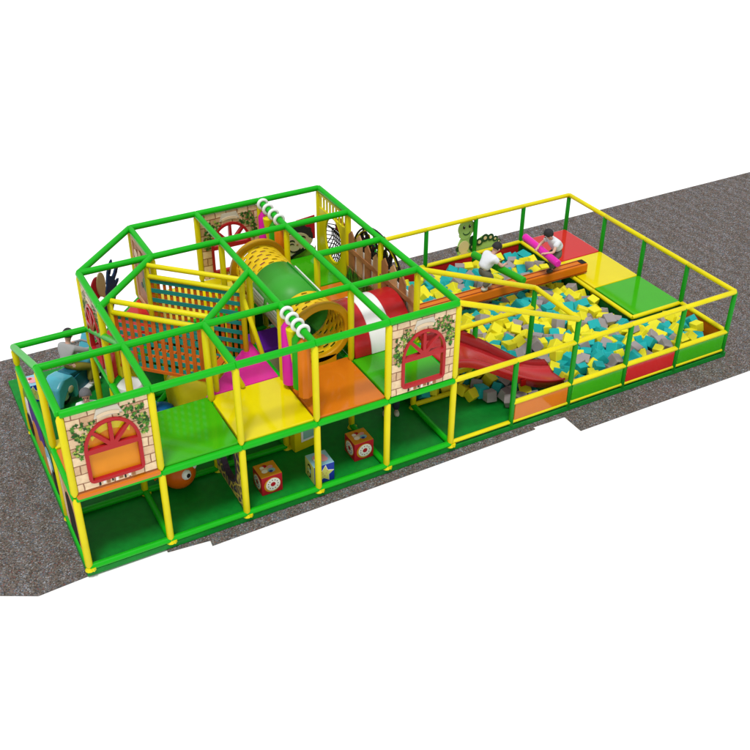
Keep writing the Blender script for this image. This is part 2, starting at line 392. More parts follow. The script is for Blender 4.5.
def window_panel(label, base, u, solid=None):
    t = thing('window_panel', label, 'printed panel', base, 'stone printed panels with a red arched window', frame_axes(u))
    b = MB(); hole = [(.55+(x-.55)*.93, .31+(y-.31)*.95) for x, y in window_loops()]
    b.ext([[(0, 0), (W, 0), (W, H), (0, H)], hole], .04, 'stone', z=-.02)
    bd = b.build('stone_board', t)
    window_frame(-.03, .075).build('window_frame', t, bevel=.008)
    k = MB(); k.ext([[(.36, 1.1), (.74, 1.1), (.69, 1.24), (.41, 1.24)]], .012, 'stone_grey', z=.021)
    k.ext([arc(.55, .72, .41, 68, 112, 8, 1.1)+arc(.55, .72, .37, 112, 68, 8, 1.1)], .01, 'cream', z=.036)
    k.build('keystone', t)
    g = MB()
    for i in range(9):
        x = .3+i*.058; g.box((x, .042+.015*(i % 2), .024), (.022+.012*(i % 3), .06, .008), ('black', 'print_white', 'wood_brown')[i % 3])
    g.build('printed_planter', t)
    ivy(t, [(.22, .98, .17, .16), (.12, .72, .09, .2), (.86, 1.06, .18, .14), (1.0, .82, .07, .17)], .022)
    if solid:
        p = MB(); p.ext([[(.55+(x-.55)*.92, .31+(y-.31)*.94) for x, y in window_loops()]], .006, solid, z=-.02)
        # the yellow half moon of the pane
        p.ext([arc(.55, .62, .33, 35, 145, 14, 1.12)+arc(.55, .52, .33, 140, 40, 14, 1.02)], .004, 'vinyl_yellow', z=-.0135)
        p.build('window_pane', t)
    return t
zb = Z1+.045
window_panel('stone print panel with red arched window and orange pane on the front left corner', V(.045, 0, zb+.04), (1, 0, 0), 'pane_orange')
window_panel('stone print panel with open red arched window between the red slide and the orange deck', V(4.045, 0, zb), (1, 0, 0))
window_panel('stone print panel with open red arched window at the back behind the green tunnel', V(3.045, 4, zb), (1, 0, 0))
window_panel('stone print panel with red window seen edge on at the left side of the tower', V(1, 2.955, zb), (0, -1, 0))

# dark storybook panel on the chamfered back side
t = thing('printed_mural', 'narrow brown framed printed panel seen edge on in the back left corner under the roof', 'printed panel', V(2, 3.955, zb), R=frame_axes((0, -1, 0)))
MB().ext([[(0, 0), (W, 0), (W, H), (0, H)], [(.08, .08), (W-.08, .08), (W-.08, H-.08), (.08, H-.08)]], .05, 'wood_light', z=-.025).build('border', t)
b = MB(); b.ext([[(.07, .07), (W-.07, .07), (W-.07, H-.07), (.07, H-.07)]], .02, 'wood_brown', z=-.01)
for i in range(16):
    b.ext([circle(random.uniform(.2, .9), random.uniform(.2, 1.05), random.uniform(.05, .13), 14)], .004, random.choice(('leaf_dark', 'black', 'print_white', 'cream', 'wood_light', 'leaf_mid')), z=.011+i*.0011)
b.build('picture_board', t)

# side panels at floor level on the left edge
t = thing('printed_mural', 'brown wood print panel with a dark doorway low on the left side', 'printed panel', V(0, .955, .11), R=frame_axes((0, -1, 0)))
MB().ext([[(0, 0), (W, 0), (W, 1.17), (0, 1.17)], [(.32, .0), (.78, .0), (.78, .6)]+arc(.55, .6, .23, 0, 180, 14)[1:]][0:1], .03, 'wood_light', z=-.015).build('wood_board', t)
b = MB(); b.ext([[(.32, .05), (.78, .05), (.78, .6)]+arc(.55, .6, .23, 0, 180, 14)[1:]], .006, 'black', z=.016)
b.ext([[(.1, .1), (.24, .1), (.22, 1.0), (.14, 1.0)]], .006, 'cream', z=.016); b.ext([[(.86, .1), (1.0, .1), (.98, .9), (.9, .9)]], .006, 'wood_brown', z=.016)
b.build('printed_doorway', t)
t = thing('printed_mural', 'colourful printed panel with purple and orange shapes low at the left edge behind the corner', 'printed panel', V(0, 2.955, .11), R=frame_axes((0, -1, 0)))
b = MB(); b.ext([[(0, 0), (2.26, 0), (2.26, .7)]+arc(1.13, .7, 1.13, 0, 180, 24, .4)[1:]], .03, 'hill_green', z=-.015); b.build('board', t)
b = MB()
for i, (x, y, r, m) in enumerate(((.35, .55, .28, 'print_white'), (.8, .75, .34, 'print_purple'), (.8, .35, .3, 'print_orange'), (1.3, .7, .3, 'print_purple'), (1.35, .35, .28, 'print_orange'), (1.75, .55, .25, 'print_sky'), (2.0, .35, .2, 'black'), (.3, .3, .2, 'black'), (1.75, .5, .13, 'print_white'))):
    b.ext([circle(x, y, r, 20)], .004, m, z=.016+i*.0025)
b.build('printed_shapes', t)

# arch panel with dark patches at floor level
t = thing('arch_panel', 'dark patchy printed panel with a large oval crawl hole under the yellow deck', 'printed panel', V(2, .955, .1), R=frame_axes((0, -1, 0)))
MB().ext([[(0, 0), (W, 0), (W, 1.15), (0, 1.15)], circle(.55, .68, .36, 32, 1.22)], .05, 'patchy', z=-.025).build('board', t)
MB().ext([circle(.55, .68, .385, 32, 1.22), circle(.55, .68, .35, 32, 1.22)], .09, 'dark_purple', z=-.045).build('hole_rim', t, bevel=.006)

# ------------------------------------------------------------------ toucan like bird cut-out on the chamfer
t = thing('bird_cutout', 'flat painted bird with navy wing feathers and beige beak above the left side window', 'cut-out', V(1.1, 3.1, 1.6), R=frame_axes((1, 1, 0)))
b = MB(); b.ext([circle(.26, .62, .17, 24, 1.15)], .03, 'print_red', z=-.015); b.build('head', t, bevel=.004)
b = MB(); b.ext([circle(.36, .64, .13, 24, 1.7)], .02, 'beak', z=.017); b.ext([[(.30, .46), (.44, .48), (.43, .34)]], .018, 'beak', z=.018); b.build('beak', t, bevel=.004)
b = MB()
b.ext([[(.3, .0), (.62, .0), (.86, .3), (.8, .56), (.64, .66), (.55, .5), (.42, .3)]], .03, 'navy', z=-.012)
for x0, y0, x1, y1, r in ((.6, .52, .66, .72, .055), (.66, .68, .78, .84, .05), (.72, .5, .9, .62, .055), (.86, .6, .97, .7, .045), (.76, .38, .9, .44, .045)):
    d = Vector((x1-x0, y1-y0)); n = Vector((-d.y, d.x)).normalized()*r; a = Vector((x0, y0)); c = Vector((x1, y1))
    b.ext([[tuple(a-n), tuple(c-n*.7), tuple(c+d.normalized()*r), tuple(c+n*.7), tuple(a+n)]], .03, 'navy', z=-.011)
b.build('wing', t, bevel=.004)

# ------------------------------------------------------------------ sleeping face cut-out on the back
t = thing('face_cutout', 'painted cartoon face with dark hair and closed eyes over a green hill at the back', 'cut-out', V(3.88, 4.07, Z1-.2), R=frame_axes((1, 0, 0)))
t.scale = (1.2, .86, 1)
b = MB(); b.ext([[(.06, 0), (1.08, 0), (1.08, .42)]+arc(.62, .28, .46, 15, 165, 16, .7)+[(.06, .05)]], .03, 'hill_green', z=-.02); b.build('hill', t, bevel=.004)
b = MB(); b.ext([[(.76, .6), (1.08, .6), (1.08, 1.16), (.76, 1.12)]], .02, 'print_red', z=-.03); b.build('red_flag', t)
b = MB(); b.ext([circle(.6, .68, .43, 32, .92)], .03, 'hair_dark', z=0)
for a in range(30, 150, 24):
    b.ext([circle(.6+.4*math.cos(math.radians(a)), .68+.36*math.sin(math.radians(a)), .06, 12)], .028, 'hair_dark', z=.001)
b.build('hair', t, bevel=.003)
b = MB(); b.ext([circle(.5, .5, .25, 28, .85)], .02, 'face_beige', z=.032); b.ext([circle(.72, .62, .24, 28, 1.0)], .02, 'face_beige', z=.033); b.ext([circle(.93, .6, .08, 16)], .02, 'face_beige', z=.034); b.build('face', t, bevel=.003)
b = MB()
for ex, ey, er in ((.64, .66, .06), (.82, .7, .07)):
    b.ext([arc(ex, ey, er, 15, 165, 8)+arc(ex, ey-.03, er, 165, 15, 8)], .006, 'black', z=.055)
    b.ext([arc(ex, ey-.07, er*.8, 15, 165, 8)+arc(ex, ey-.092, er*.8, 165, 15, 8)], .006, 'black', z=.055)
b.ext([arc(.7, .52, .09, 200, 340, 8)+arc(.7, .5, .1, 340, 200, 8)], .006, 'black', z=.055)
b.ext([circle(.74, .58, .018, 10)], .006, 'wood_brown', z=.055)
b.ext([[(.36, .3), (.62, .26), (.86, .42), (.84, .48), (.62, .33), (.37, .35)]], .006, 'black', z=.055); b.build('features', t)

# ------------------------------------------------------------------ yellow gate with net basket
t = thing('net_gate', 'yellow barred gate panel with an oval black net opening at the back right corner', 'gate', V(5, 3.955, zb), R=frame_axes((0, -1, 0)))
b = MB(); b.ext([[(0, 0), (W, 0), (W, .98), (0, .98)], circle(.56, .52, .35, 32, 1.3)], .04, 'yellow_foam', z=-.02); b.build('board', t, bevel=.005)
b = MB()
for i in range(9): b.box((.04+i*.126, 1.1, 0), (.03, .25, .03), 'yellow_foam')
b.box((W/2, 1.235, 0), (W, .035, .034), 'yellow_foam'); b.build('top_bars', t)
b = MB(); b.torus((0, 0, 0), (0, 0, 1), .35, .025, 'yellow_foam'); b.v = [Vector((v.x+.56, v.y*1.3+.52, v.z)) for v in b.v]; b.build('hole_rim', t, smooth=True)
b = MB()
for i in range(-5, 6):
    x = i*.062; h = 1.3*math.sqrt(max(0, .35**2-x*x))
    b.tube([(.56+x, .52-h, 0), (.56+x, .52-h*.3, -.12), (.56+x, .52+.1, -.12), (.56+x, .52+min(h, .2), 0)], .011, 'black', 6)
for j in range(9):
    y = -.42+j*.08; hw = .35*math.sqrt(max(0, 1-(y/.455)**2))
    b.tube([(.56-hw, .52+y, 0), (.56-hw*.6, .52+y, -.11), (.56+hw*.6, .52+y, -.11), (.56+hw, .52+y, 0)], .01, 'black', 6)
b.build('net', t)
b = MB(); b.ext([arc(.56, .62, .24, 0, 180, 14, 1.3)], .01, 'print_red', z=-.16); b.build('red_flap', t)

# ------------------------------------------------------------------ picket fence panel
t = thing('picket_panel', 'picket fence panel with painted grass and arched black net beside the foam pit', 'fence panel', V(5, 2.97, Z1+.05), R=frame_axes((0, -1, 0)))
LW = 2.34
b = MB(); b.ext([[(0, 0), (LW, 0), (LW, .78), (0, .78)]], .015, 'print_white', z=-.02); b.build('white_backing', t)
npk = 8
for i in range(npk):
    x = .02+i*(LW-.23)/(npk-1); h = .98+.05*math.sin(i*1.7)
    b = MB(); b.ext([[(x, 0), (x+.2, 0), (x+.2, h-.05), (x+.1, h+.05), (x, h-.05)]], .025, ('wood_brown', 'wood_light')[i % 2], z=0)
    b.build('picket', t, bevel=.004)
b = MB()
for y in (.25, .66): b.box((LW/2, y, -.012+.042), (LW, .085, .02), 'wood_brown')
b.build('rail', t)
b = MB()
for i in range(420):
    x = random.choice((random.uniform(0, .5), random.uniform(.5, 1.25), random.uniform(0, LW))); h = random.uniform(.12, .42)*(1 if x < 1.3 else .5); lean = random.uniform(-.12, .12)
    zz = .045+random.random()*.02
    b.add([(max(x-.02, 0), 0, zz), (min(x+.02, LW), 0, zz), (min(max(x+lean, 0), LW), h, zz+.004)], [(0, 1, 2)], random.choice(('leaf_dark', 'leaf_dark', 'leaf_mid', 'tube_green')))
b.build('grass_print', t)
b = MB(); cx, cy, ro = 1.0, .55, .92
for q in (ro, ro-.05): b.tube([(cx+q*math.cos(math.radians(a)), cy+q*.9*math.sin(math.radians(a)), -.03) for a in range(-10, 191, 8)], .018, 'black' if q == ro else 'yellow_foam', 8)
b.build('arch_border', t)
b = MB(); pts = []
for i in range(150):
    a = random.uniform(0, math.pi); r_ = ro*.96*math.sqrt(random.random()); pts.append((cx+r_*math.cos(a), cy+.9*r_*math.sin(a)))
for i, p in enumerate(pts):
    ds = sorted(range(len(pts)), key=lambda k: (pts[k][0]-p[0])**2+(pts[k][1]-p[1])**2)[1:5]
    for k in ds: b.tube([(p[0], p[1], -.035), (pts[k][0], pts[k][1], -.03)], .022, 'black', 5)
for p in pts[::2]: b.ext([circle(p[0]+.04, p[1]+.03, .05, 8)], .008, random.choice(('print_lime', 'yellow_foam', 'leaf_mid')), z=-.05-random.random()*.004)
b.build('net', t)

# ------------------------------------------------------------------ woven bridge
t = thing('woven_bridge', 'bridge with woven teal and orange slat walls crossing the middle of the tower', 'bridge', V(1.5, 2.5, 1.3))
o0 = t.location
def kpt(k, s, z):   # k = x+y line, s = distance along it from the middle (cells)
    return V(k/2+s*.7071, k/2-s*.7071, z)
for k, side in ((3.3, -1), (4.7, 1)):
    L = .69; zt, zb_ = 2.47, 1.55 if side < 0 else 1.12
    for z in (2.5, 2.7): tube_part('handrail', kpt(k, -L-.03, z), kpt(k, L+.03, z), .042, 'yellow_foam', t)
    for s_ in (-L, L): tube_part('stanchion', kpt(k, s_, 1.3), kpt(k, s_, 2.7), .045, 'yellow_foam', t)
    nrm = Vector((1, 1, 0)).normalized(); al = Vector((1, -1, 0)).normalized(); Rr = Matrix((al, nrm, Vector((0, 0, 1)))).transposed()
    th = MB(); n = 7 if side < 0 else 8
    for i in range(n):
        z = zb_+.06+i*(zt-zb_-.1)/(n-1)
        th.box(kpt(k, 0, z)-nrm*.006*side, (2*L*C-.1, .008, .075), 'teal_slat', Rr)
    th.build('teal_slats', t, off=o0)
    ov = MB(); n = 13 if side < 0 else 15
    for i in range(n):
        s_ = -L+.06+i*(2*L-.12)/(n-1)
        ov.box(kpt(k, s_, (zt+zb_)/2)+nrm*.006*side, (.066 if side < 0 else .055, .008, zt-zb_), 'orange_slat', Rr)
    if side < 0: ov.box(kpt(k, 0, zb_)+nrm*.01*side, (2*L*C, .03, .05), 'orange_slat', Rr)
    ov.build('orange_slats', t, off=o0)
b = MB(); nrm = Vector((1, 1, 0)).normalized(); al = Vector((1, -1, 0)).normalized(); Rr = Matrix((al, nrm, Vector((0, 0, 1)))).transposed()
for i in range(10): b.box(kpt(4.25, -.55+i*.12, 1.28), (.115, .36*C, .03), 'orange_slat', Rr)
b.build('plank_floor', t, off=o0)
for k in (3.3, 4.7):
    tube_part('brace', kpt(k, .7, 2.35), kpt(k+(.2 if k < 4 else -.2), 1.0, 1.42), .04, 'yellow_foam', t)

# ------------------------------------------------------------------ crawl tunnel
t = thing('crawl_tunnel', 'green crawl tunnel with slotted yellow ends and ochre rings hung above the decks', 'tunnel', V(3.6, 2.1, 1.5))
o0 = t.location; TC = (3.6, 1.96); TR = .45
def tube_ring(y, ang, r=TR): return V(TC[0], y, TC[1])+Vector((r*math.cos(ang), 0, r*math.sin(ang)))
def slotted(y0, y1, name):
    b = MB(); na, ny = 84, max(9, int((y1-y0)*28)); vs = []
    for j in range(ny+1):
        for i in range(na): vs.append(tube_ring(y0+(y1-y0)*j/ny, 2*math.pi*i/na))
    fs = []
    for j in range(ny):
        for i in range(na):
            if j % 2 == 1 and 0 < j < ny-1 and (i+(j//2)*3) % 7 in (0, 1, 2): continue
            fs.append((j*na+i, j*na+(i+1) % na, (j+1)*na+(i+1) % na, (j+1)*na+i))
    b.add(vs, fs, 'tunnel_yellow'); o = b.build(name, t, off=o0, smooth=True)
    s_ = o.modifiers.new('wall', 'SOLIDIFY'); s_.thickness = .02; return o
slotted(1.12, 1.6, 'slotted_sleeve'); slotted(2.5, 3.12, 'slotted_sleeve')
b = MB(); na = 60; vs = []
for y in (1.58, 2.52):
    for i in range(na+1): vs.append(tube_ring(y, math.radians(-60+300*i/na), TR+.004))
b.add(vs, [(i, i+1, na+2+i, na+1+i) for i in range(na)], 'tunnel_green'); o = b.build('green_shell', t, off=o0, smooth=True)
o.modifiers.new('wall', 'SOLIDIFY').thickness = .02
b = MB(); vs = []
for y in (1.6, 2.5):
    for i in range(25): vs.append(tube_ring(y, math.radians(178+92*i/24), TR+.012))
b.add(vs, [(i, i+1, 26+i, 25+i) for i in range(24)], 'tunnel_grey'); o = b.build('grey_lower_shell', t, off=o0, smooth=True)
b = MB()
for y0, y1 in ((1.62, 1.98), (2.08, 2.46)):
    vs = []
    for y in (y0, y1):
        for i in range(7): vs.append(tube_ring(y, math.radians(163+13*i/6), TR+.016))
    b.add(vs, [(i, i+1, 8+i, 7+i) for i in range(6)], 'tunnel_grey')
    for q in range(9):
        y = y0+.03+q*(y1-y0-.06)/8; vs = [tube_ring(y, math.radians(167), TR+.02), tube_ring(y, math.radians(172), TR+.02), tube_ring(y+.012, math.radians(172), TR+.02), tube_ring(y+.012, math.radians(167), TR+.02)]
        b.add(vs, [(0, 1, 2, 3)], 'leaf_dark')
    vs = []
    for y in (y0+.03, y1-.03):
        for i in range(7): vs.append(tube_ring(y, math.radians(190+32*i/6), TR+.02))
    b.add(vs, [(i, i+1, 8+i, 7+i) for i in range(6)], 'face_beige')
b.build('clear_patches', t, off=o0, smooth=True)
b = MB()
for a_ in (62, 40): b.tube([tube_ring(1.6, math.radians(a_), TR+.014), tube_ring(2.5, math.radians(a_), TR+.014)], .012, 'dark_green_foam' if a_ > 50 else 'white_plastic', 8)
b.build('seam', t, off=o0)
for y in (1.1, 3.14):
    b = MB(); vs = []; fs = []
    prof = [(TR-.03, -.05), (TR-.03, .05), (TR+.09, .05), (TR+.09, -.05)]; na = 48
    for i in range(na):
        for r_, dy in prof: vs.append(tube_ring(y, 2*math.pi*i/na, r_)+Vector((0, dy, 0)))
    for i in range(na):
        for k in range(4): fs.append((i*4+k, i*4+(k+1) % 4, ((i+1) % na)*4+(k+1) % 4, ((i+1) % na)*4+k))
    b.add(vs, fs, 'ring_ochre'); b.build('end_ring', t, off=o0, smooth=True, bevel=.02)
b = MB()
for y in (1.1, 3.14): b.box(V(3.6, y, (Z1+1.5)/2), (.5, .1, .2), 'ring_ochre')
b.build('support_foot', t, off=o0)

# ------------------------------------------------------------------ red and white roll tunnel
t = thing('roll_tunnel', 'padded red and white striped arch tunnel standing on the green deck', 'tunnel', V(4.5, 1.5, Z1+.04))
o0 = t.location
def arch_shell(x0, x1, m, name, ro=.64, ri=.56):
    b = MB(); n = 28; vs = []
    for x in (x0, x1):
        for r_ in (ro, ri):
            for i in range(n+1):
                a = math.pi*i/n; vs.append(V(x, 1.5, Z1+.045)+Vector((0, -r_*math.cos(a), r_*1.05*math.sin(a))))
    q = n+1; fs = []
    for i in range(n):
        fs += [(i, i+1, 2*q+i+1, 2*q+i), (q+i, 3*q+i, 3*q+i+1, q+i+1), (i, q+i, q+i+1, i+1), (2*q+i, 2*q+i+1, 3*q+i+1, 3*q+i)]
    fs += [(0, 2*q, 3*q, q), (n, q+n, 3*q+n, 2*q+n)]
    b.add(vs, fs, m); return b.build(name, t, off=o0, smooth=True, bevel=.012)
arch_shell(4.05, 4.3, 'plastic_red', 'red_band'); arch_shell(4.3, 4.63, 'white_plastic', 'white_band'); arch_shell(4.63, 4.95, 'plastic_red', 'red_band')

# ------------------------------------------------------------------ hanging rollers
BAGS = [('pink', 'tube_pink', 1.1, 'cyl'), ('yellow', 'yellow_foam', .62, 'cone'), ('green', 'tube_green', .95, 'cyl'), ('orange', 'orange_beam', .98, 'box')]
def bags(x, ys, where):
    for (nm, m, L, kind), y in zip(BAGS, ys):
        zt = Z2-.16
        t = thing('hanging_bag', f'{nm} padded bag hanging from the beam {where}', 'hanging bag', V(x, y, Z2), 'padded bags hanging from the green beams')
        MB().torus((0, 0, 0), (0, 1, 0), .082, .03, 'white_plastic', 24, 10).build('ring', t, smooth=True)
        b = MB()
        if kind == 'cyl': b.tube([(0, 0, -.14), (0, 0, -.24), (0, 0, -.14-L), (0, 0, -.17-L)], [.03, .095, .105, .07], m, 16)
        elif kind == 'cone': b.tube([(0, 0, -.14), (0, 0, -.17), (0, 0, -.2), (0, 0, -.14-L)], [.05, .1, .1, .03], m, 16)
        else: b.tube([(0, 0, -.14), (0, 0, -.22), (0, 0, -.14-L), (0, 0, -.17-L)], [.04, .1, .11, .08], m, 8)
        b.build('bag', t, smooth=True)
        MB().tube([(0, 0, -.08), (0, 0, -.16)], .012, 'white_plastic', 6).build('strap', t)
bags(3, (.79, .63, .47, .31), 'beside the front yellow deck')
bags(4, (3.85, 3.65, 3.45, 3.25), 'near the painted face')

# ------------------------------------------------------------------ things on the ground floor
def donut_face(b, T_, s, bg, ring, dot):
    h = s/2
    b.ext([circle(0, 0, h*.78, 28)], .004, 'print_orange', z=h+.001, T=T_)
    b.ext([circle(.012, .008, h*.68, 28), circle(.012, .008, h*.24, 20)], .004, ring, z=h+.0052, T=T_)
    b.ext([circle(.012, .008, h*.235, 20)], .003, bg, z=h+.0052, T=T_)
    for i in range(11):
        a = i*.571; b.ext([circle(.012+h*.47*math.cos(a), .008+h*.47*math.sin(a), h*.05, 6)], .003, dot, z=h+.0093, T=T_)
def toy_cube(name, label, x0, y0, kind):
    s = .35; h = s/2
    t = thing(name, label, 'printed cube', V(x0, y0, 0)+Vector((h, h, 0)), 'printed foam cubes on the green floor', Matrix.Rotation(random.uniform(-.06, .06), 3, 'Z'))
    TF = Matrix.Translation((0, 0, h)) @ Matrix.Rotation(math.pi/2, 4, 'X')       # front -Y
    TL = Matrix.Translation((0, 0, h)) @ Matrix.Rotation(-math.pi/2, 4, 'Z') @ Matrix.Rotation(math.pi/2, 4, 'X')   # left -X
    TT = Matrix.Translation((0, 0, h))
    body = MB(); sq = [[(-h, -h), (h, -h), (h, h), (-h, h)]]
    side, top, left = ('print_red', 'print_orange', 'print_red') if kind == 'donut' else ('print_blue', 'print_sky', 'print_lime')
    body.box((0, 0, h), (s, s, s), side)
    bo = body.build('cube_body', t, bevel=.012)
    me = bo.data; me.materials.append(M[top]); me.materials.append(M[left])
    for p in me.polygons:
        if p.normal.z > .9: p.material_index = 1
        elif p.normal.x < -.9: p.material_index = 2
    b = MB()
    if kind == 'donut':
        donut_face(b, TF, s, 'print_red', 'print_white', 'black'); donut_face(b, TL, s, 'print_red', 'print_white', 'print_blue')
        for i, (x, y, r, m) in enumerate(((-.03, .02, .075, 'cream'), (-.06, -.04, .05, 'print_white'), (.05, -.05, .06, 'print_sky'), (.06, .03, .045, 'print_pink'), (-.02, .07, .04, 'print_red'), (-.07, .05, .035, 'print_white'), (.03, -.08, .03, 'print_blue'))):
            b.ext([circle(x, y, r, 16, .8)], .003, m, z=h+.001+i*.002, T=TT)
    else:
        st = []
        for i in range(10):
            r_ = (.15 if i % 2 == 0 else .075); a = math.radians(90+36*i-8); st.append((r_*math.cos(a), r_*math.sin(a)))
        b.ext([[(x*1.12, y*1.12) for x, y in st]], .003, 'print_white', z=h+.001, T=TF)
        b.ext([st], .003, 'print_lime', z=h+.0045, T=TF)
        for x, y in ((-.03, .01), (.03, .01), (0, -.03), (.05, .05), (-.05, .05)): b.ext([circle(x, y, .012, 8)], .003, 'tan', z=h+.008, T=TF)
        for i, (x, y, r, m) in enumerate(((0, .02, .11, 'print_pink'), (.05, -.04, .07, 'print_pink'), (-.06, -.02, .05, 'print_white'), (.02, .04, .03, 'print_red'))):
            b.ext([circle(x, y, r, 18, .85)], .003, m, z=h+.001+i*.0031, T=TT)
        for i, (y, m) in enumerate(((.07, 'black'), (0, 'print_sky'), (-.07, 'black'))):
            b.ext([circle(0, y, .055, 16)], .003, m, z=h+.001+i*.0031, T=TL); b.ext([circle(0, y, .03, 12)], .003, 'print_lime', z=h+.0105+i*.0001, T=TL)
    b.build('printed_picture', t)
    return t
toy_cube('printed_cube', 'red cube with a white doughnut and orange top, beside the patchy oval hole panel', 2.31, .24, 'donut')
toy_cube('printed_cube', 'blue cube with a yellow starfish and pale blue top, behind a yellow post', 3.0, .12, 'star')
toy_cube('printed_cube', 'red cube with doughnut sides under the orange deck, rightmost of the printed cubes', 3.68, .3, 'donut')
c4 = toy_cube('printed_cube', 'pale blue and pink topped cube alone at the far left edge outside the posts', .05, 3.7, 'star')

t = thing('corner_pillar', 'yellow square pillar with a pale mirror pane under the yellow deck', 'pillar', V(3.21, 1.05, 0), R=Matrix.Rotation(math.radians(8), 3, 'Z'))
MB().box((0, .0, .62), (.42, .42, 1.24), 'yellow_foam').build('pillar_body', t, bevel=.01)
MB().box((.05, -.214, .5), (.22, .012, .6), 'mirror').build('mirror_pane', t)
MB().ext([[(-.14, -.33), (.14, -.33), (.14, .33), (-.14, .33)], [(-.105, -.295), (.105, -.295), (.105, .295), (-.105, .295)]], .012, 'white_plastic', z=0, T=Matrix.Translation((.05, -.212, .5)) @ Matrix.Rotation(math.pi/2, 4, 'X')).build('mirror_frame', t)

t = thing('fish_ball', 'orange ball shaped fish toy with white goggle eyes under the green deck', 'toy', V(1.45, .96, 0))
MB().sphere((0, 0, .275), .275, 'fish_orange', 28, 18).build('body', t, smooth=True)
for (x, y, z) in ((.06, -.25, .36), (.25, -.08, .4)):
    d = (Vector((x, y, z))-Vector((0, 0, .275))).normalized(); q = Vector((0, 0, .275))+d*.235
    e = MB().sphere(q, .085, 'white_plastic', 18, 12).build('eye', t, smooth=True)
    MB().sphere(q+(d+Vector((.3, -.3, -.1))*.6).normalized()*.055, .042, 'black', 14, 10).build('pupil', e, smooth=True)
b = MB(); b.ext([[(0, 0), (.1, .08), (.14, 0), (.1, -.08)]], .03, 'fish_orange', z=-.015, T=Matrix.Translation((-.27, .05, .275)) @ Matrix.Rotation(math.pi, 4, 'Z') @ Matrix.Rotation(math.pi/2, 4, 'X')); b.build('tail', t)

tag(MB().sphere(V(1.62, 2.1, .3), .3, 'blue_ball', 28, 18).build('play_ball', smooth=True), 'glossy blue ball on the floor behind the green front deck', 'ball')
t = thing('foam_drum', 'large yellow padded drum lying on the floor behind the green deck', 'soft roller', V(2.27, 2.15, 0))
MB().tube([(-.56, 0, .54), (-.54, 0, .54), (-.48, 0, .54), (-.38, 0, .54), (.42, 0, .54), (.5, 0, .54), (.54, 0, .54)], [.3, .4, .47, .5, .5, .47, .36], 'yellow_foam', 32).build('drum', t, smooth=True)
MB().box((0, 0, .03), (.7, .5, .06), 'pad_dark_green').build('cradle', t, bevel=.01)

t = thing('soft_step', 'purple topped soft step block with beige side behind the pink corner deck', 'soft step', V(3.55, 2.6, 0))
MB().box((0, 0, .82), (.95, .62, .16), 'vinyl_purple').build('step_top', t, bevel=.02)
MB().box((0, 0, .37), (.93, .6, .74), 'vinyl_beige').build('step_body', t, bevel=.02)
t = thing('soft_barrier', 'row of upright yellow padded rolls beside the white toy on the left of the tower', 'soft barrier', V(1.12, 2.2, 0))
for i in range(4): MB().tube([(.0+i*.1, -.3+i*.2, .05), (.0+i*.1, -.3+i*.2, .1), (i*.1, -.3+i*.2, 1.15), (i*.1, -.3+i*.2, 1.2)], [.07, .09, .09, .06], 'yellow_foam', 14).build('padded_roll', t, smooth=True)
MB().box((.15, 0, .03), (.5, .85, .06), 'pad_dark_green').build('base', t)

t = thing('bouncy_toy', 'white round bodied animal toy with green arm and teal hands behind the corner panel', 'toy', V(1.22, 1.98, 0))
b = MB(); b.tube([(0, 0, .02), (0, 0, .1), (0, 0, .85), (0, 0, 1.2), (0, 0, 1.27), (0, 0, 1.29)], [.13, .19, .205, .21, .195, .15], 'white_plastic', 32); b.build('body', t, smooth=True)
MB().sphere((-.02, -.03, 1.29), .032, 'tan', 12, 8, (1, 1, .6)).build('top_knob', t, smooth=True)
for sx in (-1, 1):
    a = MB().tube([(.22*sx, 0, .95), (.36*sx, -.02, 1.02), (.46*sx, -.02, 1.12)], [.05, .05, .03], 'tube_green', 10).build('arm', t, smooth=True)
    MB().sphere((.3*sx, -.08, .82), .08, 'teal_slat', 14, 10).build('hand', t, smooth=True)
for sx in (-1, 1): MB().sphere((.11*sx-.05, -.18, .96), .032, 'black', 10, 8).build('eye', t, smooth=True)

# ------------------------------------------------------------------ pit enclosure
pit = thing('pit_enclosure', 'foam pit enclosure of yellow rails, green posts and low padded walls on the right', 'play structure', V(5, 0, 0))
def prail(name, a, b, r=.045, m='yellow_foam'): return tube_part(name, V(*a), V(*b), r, m, pit)
for x, y, z in [(6, 0, ZR), (7, 0, 1.75), (8, 0, ZR), (9, 0, ZR), (10, 0, ZR), (10, 1, ZR), (10, 2, ZR), (10, 3, ZR), (10, 4, ZR), (9, 4, ZR), (8, 4, ZR), (7, 4, ZR), (6, 4, ZR), (6, 1, ZR), (7, 1, 1.75)]:
    tube_part('post', V(x, y, 0), V(x, y, z), .045, 'dark_green_foam', pit)
for i in range(5): prail('top_rail', (5+i, 0, ZR), (6+i, 0, ZR)); prail('top_rail', (5+i, 4, ZR), (6+i, 4, ZR))
for i in range(4): prail('top_rail', (10, i, ZR), (10, i+1, ZR))
prail('slide_rail', (5, 1, ZR+.05), (7, 1, ZR+.05)); prail('slide_rail', (5, 0, Z2), (7, 0, 1.75)); prail('slide_rail', (5, 1, Z2), (7, 1, 1.75)); prail('slide_rail', (7, 0, 1.75), (7, 1, 1.75))
for i in range(6, 10): prail('wall_rail', (i, 0, ZP), (i+1, 0, ZP))
for i in range(5, 10): prail('floor_rail', (i, 0, .075), (i+1, 0, .075), .035)
for i in range(5, 9): prail('wall_rail', (i, 4, ZP), (i+1, 4, ZP))
prail('wall_rail', (10, 0, ZP), (10, 1, ZP)); prail('wall_rail', (9, 1, ZP), (10, 1, ZP), .04)
for i in range(1, 4): prail('wall_rail', (9, i, ZP), (9, i+1, ZP), .04)
prail('wall_rail', (5, 1, ZP), (6, 1, ZP)); prail('floor_rail', (5, 1, .06), (6, 1, .06), .045); prail('wall_rail', (6, 1, ZP), (5.7, 1, .06), .03)
